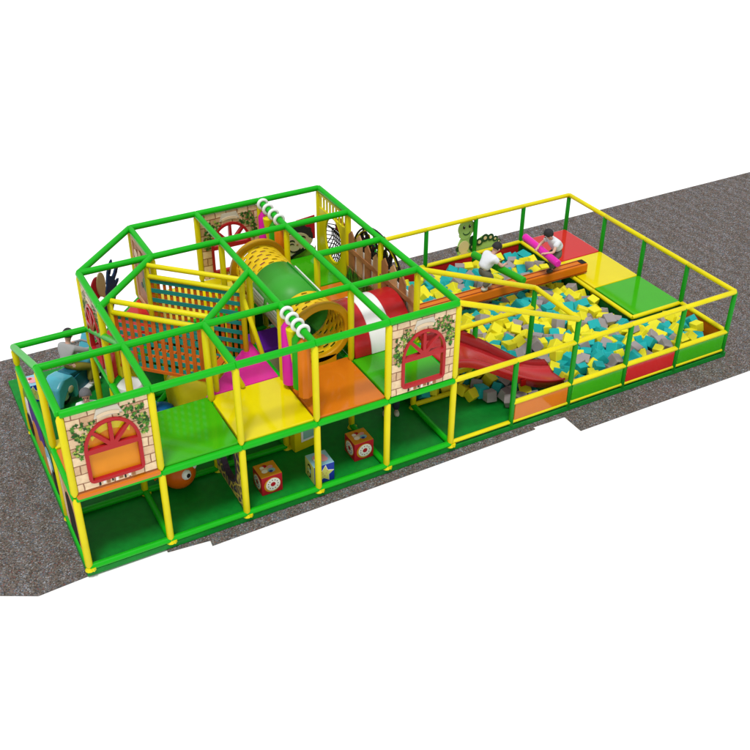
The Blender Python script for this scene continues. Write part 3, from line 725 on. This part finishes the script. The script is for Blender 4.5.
def pad(x0, y0, x1, y1, m, z0=.0, z1=.46, th=.05):
    a, b_ = V(x0, y0, 0), V(x1, y1, 0); d = b_-a; R_ = Matrix.Rotation(math.atan2(d.y, d.x), 3, 'Z')
    bb = MB(); bb.box((a+b_)/2+Vector((0, 0, (z0+z1)/2)), (d.length-.1, th, z1-z0), m, R_); return bb.build('wall_pad', pit, off=pit.location, bevel=.012)
for i, m in zip(range(6, 10), ('vinyl_orange', 'vinyl_green', 'vinyl_red', 'vinyl_green')): pad(i, 0, i+1, 0, m, .1, .44)
for i, m in zip(range(5, 9), ('vinyl_green', 'vinyl_red', 'vinyl_red', 'vinyl_red')): pad(i, 4, i+1, 4, m)
pad(10, 0, 10, 1, 'vinyl_orange'); pad(9, 1, 10, 1, 'pad_dark_green'); 
for i in range(1, 4): pad(9, i, 9, i+1, 'pad_dark_green'); pad(5, i, 5, i+1, 'pad_dark_green')

for y0, m, nm in ((3, 'vinyl_red', 'red crash mat in the far right corner of the foam pit'), (2, 'vinyl_yellow', 'yellow crash mat carrying the end of the orange balance beam'), (1, 'vinyl_green', 'green crash mat nearest the front of the foam pit platform')):
    b = MB(); b.box(V(9.525, y0+.5, .25), (C*.93, C-.012, .5), m)
    o = b.build('crash_mat', off=V(9.525, y0+.5, 0), bevel=.015); o.location = V(9.525, y0+.5, 0)
    tag(o, nm, 'crash mat', 'crash mats on the platform beside the foam pit')

# balance beam
t = thing('balance_beam', 'orange padded balance beam crossing the foam pit under the two fighting children', 'balance beam', V(7, 2.55, .45))
b = MB(); b.box((.12*C, 0, .175), (4.28*C, .24, .205), 'orange_beam'); b.build('beam_body', t, bevel=.02)
b = MB()
for y in (-.07, .07): b.box((.12*C, y, .282), (4.26*C, .02, .008), 'orange_beam_dark')
b.box((.12*C, -.122, .105), (4.26*C, .008, .02), 'orange_beam_dark'); b.build('stripe', t)
MB().box((2.2*C, 0, .283), (.12, .16, .01), 'black').build('end_cap', t)

# slide
t = thing('slide', 'glossy red slide running from the tower deck down into the foam pit', 'slide', V(5, .6, .6))
N = 40
def interp(x, t):
    for (a, za), (c, zc) in zip(t, t[1:]):
        if x <= c:
            u = (x-a)/(c-a); return za+(zc-za)*u
    return t[-1][1]
BED = [(5.0, 1.36), (5.3, 1.33), (5.5, 1.24), (5.7, 1.1), (6.0, .86), (6.3, .62), (6.55, .45), (6.75, .35), (6.95, .28), (7.15, .25)]
def bed(s_):
    x = xs(s_); return (interp(x-.08, BED)+2*interp(x, BED)+interp(x+.08, BED))/4
def xs(s_): return 5.03+2.1*s_
def yw(s_): return 1.0-.22*max(0, s_-.55)/.45       # the far edge narrows towards the bottom
b = MB(); vs = []
for i in range(N+1):
    s_ = i/N; x = xs(s_); z = bed(s_); w_ = yw(s_)
    for y, dz in ((.28, .02), (.32, .0), (.55, -.02), (w_-.2, 0), (w_-.12, .05)): vs.append(V(x, y, z+dz))
b.add(vs, [(i*5+k, i*5+k+1, (i+1)*5+k+1, (i+1)*5+k) for i in range(N) for k in range(4)], 'plastic_red')
o = b.build('slide_bed', t, off=t.location, smooth=True); o.modifiers.new('wall', 'SOLIDIFY').thickness = .03
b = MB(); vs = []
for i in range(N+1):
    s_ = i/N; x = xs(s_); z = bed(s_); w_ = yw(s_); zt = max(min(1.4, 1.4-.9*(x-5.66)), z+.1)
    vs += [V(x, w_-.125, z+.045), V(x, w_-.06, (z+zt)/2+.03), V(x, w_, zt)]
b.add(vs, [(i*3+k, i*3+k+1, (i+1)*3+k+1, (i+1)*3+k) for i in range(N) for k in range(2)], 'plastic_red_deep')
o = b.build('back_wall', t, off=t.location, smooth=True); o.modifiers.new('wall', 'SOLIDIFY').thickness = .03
b = MB(); vs = []
for i in range(N+1):
    s_ = i/N; x = xs(s_); z = bed(s_)
    vs += [V(x, .285, z-.09), V(x, .28, z+.02), V(x, .255, z+.07)]
b.add(vs, [(i*3+k, i*3+k+1, (i+1)*3+k+1, (i+1)*3+k) for i in range(N) for k in range(2)], 'plastic_red')
o = b.build('front_wall', t, off=t.location, smooth=True); o.modifiers.new('wall', 'SOLIDIFY').thickness = .03
MB().box(V(6.35, .245, .56), (.1, .03, .12), 'plastic_red_deep').build('bracket', t, off=t.location)

# caterpillar cut-out
t = thing('caterpillar_cutout', 'flat green cartoon caterpillar cut-out standing behind the back rail of the foam pit', 'cut-out', V(7.68, 4.06, .28), R=frame_axes((1, 0, 0)))
b = MB(); segs = [(.36, .22, .17), (.52, .3, .17), (.66, .36, .17), (.8, .36, .15), (.92, .32, .12), (1.02, .27, .08)]
for i, (x, y, r) in enumerate(segs): b.ext([circle(x, y, r, 24)], .02+.0013*i, 'cat_green', z=-.01)
b.ext([circle(.2, .34, .2, 24, 1.5)], .03, 'cat_green', z=-.012); b.build('body', t, bevel=.003)
b = MB()
for i, (x, y, r) in enumerate(segs): b.ext([circle(x+.02, y+r*.66, r*.55, 18)], .006, 'cat_dark', z=.02+i*.0004); b.ext([circle(x+.02, y+r*.66, r*.24, 12)], .004, 'cat_belly', z=.027)
for x in (.4, .55, .7, .84, .95): b.ext([circle(x, .14, .04, 12, 1.4)], .006, 'cat_dark', z=.022)
b.ext([circle(.35, .5, .07, 14, 1.5)], .006, 'cat_dark', z=.019); b.ext([circle(.0, .36, .05, 12, 1.2)], .006, 'cat_dark', z=.018); b.build('markings', t)
b = MB(); b.ext([circle(.15, .38, .13, 24, 1.1)], .01, 'cat_belly', z=.019); b.ext([circle(.17, .15, .14, 24, .9)], .01, 'cat_belly', z=.0195); b.build('belly', t)
b = MB(); b.ext([circle(.2, .8, .2, 28, .98)], .035, 'cat_green', z=-.012); b.ext([circle(.18, .66, .15, 24, .7)], .036, 'cat_green', z=-.012)
for x, y in ((.12, .99), (.29, .98)): b.ext([circle(x, y, .03, 10)], .03, 'cat_dark', z=-.01)
b.build('head', t, bevel=.003)
b = MB()
for x in (.13, .27): b.ext([circle(x, .84, .028, 12, 1.4)], .005, 'black', z=.0245); b.ext([circle(x+.008, .86, .01, 8)], .003, 'print_white', z=.03)
b.ext([arc(.2, .76, .09, 200, 340, 10)+arc(.2, .745, .1, 340, 200, 10)], .005, 'cat_dark', z=.0245); b.build('features', t)

# ------------------------------------------------------------------ foam cubes
CUBES = []
def blocked(x, y):
    return 8.93 < x < 10 and y > .93
x = 5.15
pts = []
step = .16
ny = int(3.9/step)
for i in range(int(4.9/step)+1):
    for j in range(ny+1):
        x = 5.14+i*step+random.uniform(-.03, .03); y = .2+j*step+random.uniform(-.03, .03)
        if (i+j) % 2: x += .03
        if x > 9.82 or y > 3.85 or y < .17 or blocked(x, y): continue
        if y < 1.08 and x < 6.85: continue
        z = .33+random.uniform(-.06, .07)
        if abs(y-2.55) < .2: z = .2
        if y < 1.0 and x < 7.4: z = .2
        pts.append((x, y, z))
heap = []
for k in range(900):
    x = random.uniform(5.8, 6.95); y = random.uniform(.2, 1.0); z = random.uniform(.1, .1+.26*max(0, min(1, (x-5.9)*1.4))*max(0, min(1, y*1.2)))
    if (x-5.8)+(y-.2) < .6: continue
    if all((V(x, y, z)-V(*q)).length > .185 for q in heap): heap.append((x, y, z))
pts += heap
CP = Vector((-1.4, -10.77, 10.3))
pts.sort(key=lambda p: (V(*p)-CP).length)
cube_mesh = {}
def foam_cube(m, s=.19):
    b = MB(); b.box((0, 0, 0), (s, s, s), m); return b
INFO = {'cube_yellow': ('yellow', 'yellow foam cube lying loose in the foam pit'), 'cube_teal': ('teal', 'teal foam cube lying loose in the foam pit'), 'cube_grey': ('grey', 'grey foam cube lying loose in the foam pit')}
def rnd_rot(): return Euler((random.uniform(0, 6.28), random.uniform(0, 6.28), random.uniform(0, 6.28)))
proto = {}
stuff = MB()
def pick(x, y):
    v = math.sin(x*2.1+1)+math.cos(y*2.7+x)
    w_ = [.44+.1*v, .32-.1*v, .26]
    return random.choices(('cube_yellow', 'cube_teal', 'cube_grey'), w_)[0]
def in_slide(x, y, z): return 4.9 < x < 7.22 and .12 < y < 1.05 and z+.16 > interp(min(x+.08, 7.15), BED)
pts = [q for q in pts if not in_slide(*q)]
for n_, (x, y, z) in enumerate(pts):
    m = pick(x, y); s = random.uniform(.9, 1.12)
    if n_ < 300:
        if m not in proto: o = foam_cube(m).build('foam_cube', bevel=.012); proto[m] = o
        else: o = proto[m].copy(); COL.objects.link(o)
        o.location = V(x, y, z); o.rotation_euler = rnd_rot(); o.scale = (s, s, s)
        tag(o, INFO[m][1], 'foam cube', f'{INFO[m][0]} foam cubes in the pit')
    else: stuff.box(V(x, y, z), (.19*s,)*3, m, rnd_rot().to_matrix())
for i in range(24):
    for j in range(21):
        x = 5.2+i*.2; y = .2+j*.185
        if x > 9.85 or y > 3.85 or blocked(x, y): continue
        if y < 1.08 and x < 6.9: continue
        if in_slide(x, y, .15): continue
        stuff.box(V(x+random.uniform(-.05, .05), y+random.uniform(-.05, .05), .1+random.uniform(-.02, .04)), (.19,)*3, pick(x, y), rnd_rot().to_matrix())
tag(stuff.build('foam_cubes', bevel=.012), 'mass of loose yellow, teal and grey foam cubes filling the back of the pit', 'foam cubes', kind='stuff')

# ------------------------------------------------------------------ people
def skin_mesh(name, nodes, edges, root, m, parent, sub=1):
    me = bpy.data.meshes.new('tmp'); keys = list(nodes)
    me.from_pydata([nodes[k][0] for k in keys], [(keys.index(a), keys.index(b)) for a, b in edges], [])
    o = bpy.data.objects.new('tmp', me); COL.objects.link(o)
    sk = o.modifiers.new('skin', 'SKIN'); sk.use_smooth_shade = True
    for k, d in zip(keys, me.skin_vertices[0].data):
        r = nodes[k][1]; d.radius = (r if isinstance(r, tuple) else (r, r)); d.use_root = (k == root)
    if sub: ss = o.modifiers.new('sub', 'SUBSURF'); ss.levels = sub; ss.render_levels = sub
    dg = bpy.context.evaluated_depsgraph_get(); r = bpy.data.meshes.new_from_object(o.evaluated_get(dg))
    bpy.data.objects.remove(o); bpy.data.meshes.remove(me)
    r.name = name; r.materials.clear(); r.materials.append(M[m])
    r.polygons.foreach_set('material_index', [0]*len(r.polygons)); r.polygons.foreach_set('use_smooth', [True]*len(r.polygons))
    ob = bpy.data.objects.new(name, r); COL.objects.link(ob)
    if parent is not None: ob.parent = parent
    return ob
def person(label, loc, rotz, J, shirt, trousers, shoe, hair='hair_dark', sleeve=.55, look=(0, 1, 0), group='children at play'):
    """J: joints in local metres, facing +Y: pelvis, chest, neck, head, (l|r) shoulder elbow hand hip knee ankle"""
    t = thing('person', label, 'person', loc, group, Matrix.Rotation(rotz, 3, 'Z'))
    J = {k: Vector(v) for k, v in J.items()}
    n = {'pelvis': (J['pelvis'], .065), 'waist': (J['pelvis'].lerp(J['chest'], .5), .06), 'chest': (J['chest'], .062), 'neck': (J['neck'], .036), 'head': (J['head']-(J['head']-J['neck']).normalized()*.02, .078), 'crown': (J['head']+(J['head']-J['neck']).normalized()*.06, .068)}
    e = [('pelvis', 'waist'), ('waist', 'chest'), ('chest', 'neck'), ('neck', 'head'), ('head', 'crown')]
    for s_ in 'lr':
        sh, el, ha, hi, kn, an = (J[s_+q] for q in ('shoulder', 'elbow', 'hand', 'hip', 'knee', 'ankle'))
        n[s_+'sh'] = (sh, .034); n[s_+'el'] = (el, .032); n[s_+'wr'] = (ha, .022)
        d = (ha-el).normalized(); side = d.cross(Vector((0, 0, 1))); side = side.normalized() if side.length > .1 else Vector((1, 0, 0))
        n[s_+'palm'] = (ha+d*.035, .022)
        e += [('chest', s_+'sh'), (s_+'sh', s_+'el'), (s_+'el', s_+'wr'), (s_+'wr', s_+'palm')]
        for q in range(4):
            b0 = ha+d*.05+side*(q-1.5)*.014; L_ = (.038, .046, .042, .03)[q]
            n[f'{s_}f{q}'] = (b0+d*L_*.6, .008); n[f'{s_}g{q}'] = (b0+d*L_*.8+Vector((0, 0, -.025)), .007)
            e += [(s_+'palm', f'{s_}f{q}'), (f'{s_}f{q}', f'{s_}g{q}')]
        n[s_+'t'] = (ha+d*.03+side*-.035, .009); e.append((s_+'wr', s_+'t'))
        n[s_+'hip'] = (hi, .056); n[s_+'kn'] = (kn, .044); n[s_+'an'] = (an, .028)
        fw = J.get(s_+'toe', an+Vector((0, .11, -.03))); n[s_+'toe'] = (fw, .018)
        e += [('pelvis', s_+'hip'), (s_+'hip', s_+'kn'), (s_+'kn', s_+'an'), (s_+'an', s_+'toe')]
    body = skin_mesh('body', n, e, 'pelvis', 'skin', t)
    # clothing shells
    nn = {'waist': (n['pelvis'][0].lerp(n['waist'][0], .15), .128), 'mid': (n['waist'][0], .125), 'chest': (n['chest'][0], .13), 'neck': (J['chest'].lerp(J['neck'], .75), .066)}
    ee = [('waist', 'mid'), ('mid', 'chest'), ('chest', 'neck')]
    for s_ in 'lr':
        nn[s_+'sh'] = (n[s_+'sh'][0], .07)
        if sleeve <= 1: nn[s_+'sl'] = (n[s_+'sh'][0].lerp(n[s_+'el'][0], sleeve), .066); ee += [('chest', s_+'sh'), (s_+'sh', s_+'sl')]
        else: nn[s_+'el'] = (n[s_+'el'][0], .054); nn[s_+'wr'] = (n[s_+'el'][0].lerp(n[s_+'wr'][0], .9), .044); ee += [('chest', s_+'sh'), (s_+'sh', s_+'el'), (s_+'el', s_+'wr')]
    skin_mesh('shirt', nn, ee, 'waist', shirt, t, 2)
    nn = {'top': (n['pelvis'][0].lerp(n['chest'][0], .22), .1), 'pelvis': (n['pelvis'][0].lerp(n['chest'][0], .04), .105)}; ee = [('top', 'pelvis')]
    for s_ in 'lr':
        nn[s_+'hip'] = (n[s_+'hip'][0].lerp(n[s_+'kn'][0], .2), .088); nn[s_+'kn'] = (n[s_+'kn'][0], .074); nn[s_+'an'] = (n[s_+'kn'][0].lerp(n[s_+'an'][0], .9), .06)
        ee += [('pelvis', s_+'hip'), (s_+'hip', s_+'kn'), (s_+'kn', s_+'an')]
    skin_mesh('trousers', nn, ee, 'pelvis', trousers, t, 2)
    for s_ in 'lr':
        a, b_ = n[s_+'an'][0], n[s_+'toe'][0]; hd = (b_-a); hd.z = 0
        skin_mesh('shoe', {'a': (a-hd.normalized()*.03+Vector((0, 0, -.025)), .05), 'b': (a.lerp(b_, .5)+Vector((0, 0, -.01)), .052), 'c': (b_+hd*.15, .044)}, [('a', 'b'), ('b', 'c')], 'a', shoe, t)
    # head parts
    up = (J['head']-J['neck']).normalized(); lk = Vector(look); lk = (lk-up*lk.dot(up)).normalized(); rt = lk.cross(up)
    Rh = Matrix((rt, lk, up)).transposed(); hc = J['head']+up*.015
    hb = MB(); seg, rings = 22, 14; vs = []; fs = []
    for i in range(rings+1):
        th = math.radians(112)*i/rings
        for k in range(seg):
            ph = 2*math.pi*k/seg; fr = max(0, math.sin(ph)); t2 = th*(1-.42*fr)
            r_ = .1*(1+.035*math.sin(ph*5+i)*(i/rings))
            vs.append(hc+Rh @ Vector((math.sin(t2)*math.cos(ph)*.92, math.sin(t2)*math.sin(ph)-.008/.1*0-.06, math.cos(t2)*1.08))*r_)
    for i in range(rings):
        for k in range(seg): fs.append((i*seg+k, (i+1)*seg+k, (i+1)*seg+(k+1) % seg, i*seg+(k+1) % seg))
    hb.add(vs, fs, hair); ho = hb.build('hair', t, smooth=True); ho.modifiers.new('wall', 'SOLIDIFY').thickness = .012
    for sx in (-1, 1): MB().sphere(hc+Rh @ Vector((.032*sx, .078, -.012)), .0105, 'black', 10, 8).build('eye', t, smooth=True)
    MB().sphere(hc+Rh @ Vector((0, .088, -.036)), .015, 'skin', 10, 8, (.8, 1, 1.1)).build('nose', t, smooth=True)
    MB().sphere(hc+Rh @ Vector((0, .079, -.062)), .014, 'print_pink', 10, 6, (1.4, .5, .35), Rh).build('mouth', t, smooth=True)
    for sx in (-1, 1): MB().sphere(hc+Rh @ Vector((.083*sx, -.002, -.02)), .022, 'skin', 10, 8, (.5, .8, 1.2), Rh).build('ear', t, smooth=True)
    return t
STAND = dict(pelvis=(0, 0, .6), chest=(0, 0, .86), neck=(0, .0, .98), head=(0, .02, 1.1), lshoulder=(-.13, 0, .9), rshoulder=(.13, 0, .9), lelbow=(-.2, -.02, .7), relbow=(.2, -.02, .7),
             lhand=(-.2, .06, .52), rhand=(.2, .06, .52), lhip=(-.07, 0, .57), rhip=(.07, 0, .57), lknee=(-.08, .03, .32), rknee=(.08, .02, .32), lankle=(-.1, 0, .07), rankle=(.1, 0, .07))
# two children with padded clubs on the balance beam, crouching and facing each other along the beam (+Y local is along the beam)
CROUCH = dict(pelvis=(0, -.12, .44), chest=(0, .06, .66), neck=(0, .14, .75), head=(0, .2, .845), lshoulder=(-.14, .08, .69), rshoulder=(.14, .08, .69), lelbow=(-.21, .2, .54), relbow=(.21, .2, .54),
              lhand=(-.13, .33, .52), rhand=(.13, .33, .52), lhip=(-.075, -.1, .41), rhip=(.075, -.1, .41), lknee=(-.1, .13, .31), rknee=(.09, .07, .28), lankle=(-.05, .06, .07), rankle=(.05, -.1, .07))
ZB = .745
person('child in white shirt on the balance beam, back turned, gripping the green club', V(7.22, 2.52, ZB), -math.pi/2, CROUCH, 'shirt_white', 'trousers_grey', 'shoe_white')
person('child in white shirt on the far end of the balance beam holding the pink club', V(8.56, 2.52, ZB), math.pi/2, CROUCH, 'shirt_white', 'trousers_grey', 'shoe_dark', look=(.25, 1, 0))
def club(label, a, b, m):
    a, b = Vector(a), Vector(b); d = (b-a).normalized()
    t = thing('padded_club', label, 'padded club', (a+b)/2, 'padded clubs held by the children')
    MB().tube([a, a+d*.015, b-d*.015, b], [.06, .072, .072, .06], m, 24).build('foam_roll', t, off=t.location, smooth=True)
    mid = (a+b)/2; MB().tube([mid-d*.12, mid+d*.12], .074, m, 24).build('grip', t, off=t.location, smooth=True)
club('long green padded club held across by the left child on the beam', V(7.3, 3.03, 1.2), V(7.5, 1.9, 1.2), 'tube_green')
club('long pink padded club held across by the right child on the beam', V(8.42, 3.15, 1.2), V(8.31, 2.1, 1.2), 'tube_pink')
# child under the front deck: only legs show
person('child standing under the front deck with only jeans and pale soled shoes showing', V(4.64, 1.02, .0), 2.75, STAND, 'shirt_white', 'jeans', 'shoe_white')
# child behind the corner panel
t = person('grey haired child in patterned white shirt behind the front left corner panel', V(.6, 1.75, .38), 2.9, STAND, 'shirt_white', 'jeans', 'shoe_dark', hair='hair_grey')

# ------------------------------------------------------------------ ride-on motorbike with rider
hd = Vector((.55, .42, 0)).normalized(); BR = Matrix((Vector((hd.y, -hd.x, 0)), hd, Vector((0, 0, 1)))).transposed()
t = thing('ride_on_motorbike', 'pale blue ride-on toy motorbike on the green floor outside the left side of the tower', 'toy motorbike', V(.86, 3.68, 0), R=BR)
for y in (-.42, .5):
    wb = MB(); wb.torus((0, y, .17), (1, 0, 0), .13, .05, 'rubber', 28, 10); wh = wb.build('wheel', t, smooth=True)
    MB().tube([(-.05, y, .17), (.05, y, .17)], .085, 'white_plastic', 20).build('hub', wh, smooth=True)
def profile(name, pts, wd, m, bev=.04):
    Tm = Matrix(((0, 0, 1, -wd/2), (1, 0, 0, 0), (0, 1, 0, 0), (0, 0, 0, 1)))
    return MB().ext([pts], wd, m, T=Tm).build(name, t, bevel=bev, bseg=3)
profile('tail_fender', [(-.78, .12), (-.72, .5), (-.55, .62), (-.3, .58), (-.2, .4), (-.22, .12), (-.3, .08), (-.34, .3), (-.5, .32), (-.6, .2), (-.62, .08)], .36, 'bike_blue', .06)
profile('side_panel', [(-.36, .12), (-.3, .46), (.1, .5), (.28, .42), (.2, .16), (-.2, .1)], .28, 'bike_teal', .05)
profile('seat', [(-.42, .56), (-.3, .6), (.05, .53), (.05, .48), (-.4, .5)], .26, 'bike_teal', .03)
profile('front_fairing', [(.12, .42), (.28, .72), (.44, .98), (.56, .95), (.5, .72), (.66, .5), (.72, .3), (.64, .28), (.5, .38), (.36, .32), (.26, .2)], .3, 'bike_blue', .06)
profile('footboard', [(-.16, .1), (.34, .12), (.34, .17), (-.16, .15)], .46, 'white_plastic', .02)
MB().tube([(-.28, .28, .78), (-.1, .36, .84), (.1, .36, .84), (.28, .28, .78)], .022, 'metal_grey', 10).build('handlebar', t, smooth=True)
for sx in (-1, 1):
    MB().sphere((sx*.19, -.42, .36), .07, 'vinyl_beige', 12, 8, (.25, 1, 1)).build('side_badge', t, smooth=True)
    MB().sphere((sx*.09, .6, .62), .055, 'white_plastic', 14, 10, (1, .6, 1)).build('headlight', t, smooth=True)
RIDE = dict(pelvis=(0, -.2, .68), chest=(0, -.12, .96), neck=(0, -.08, 1.08), head=(0, -.05, 1.21), lshoulder=(-.14, -.11, 1.0), rshoulder=(.14, -.11, 1.0), lelbow=(-.22, .05, .88), relbow=(.22, .05, .88),
            lhand=(-.22, .24, .82), rhand=(.22, .24, .82), lhip=(-.1, -.17, .66), rhip=(.1, -.17, .66), lknee=(-.2, .14, .5), rknee=(.2, .14, .5), lankle=(-.2, .08, .2), rankle=(.2, .08, .2))
person('child in grey hooded top and olive trousers riding the blue toy motorbike', V(.86, 3.68, 0), math.atan2(hd.y, hd.x)-math.pi/2, RIDE, 'hoodie_grey', 'trousers_olive', 'shoe_white', sleeve=2)
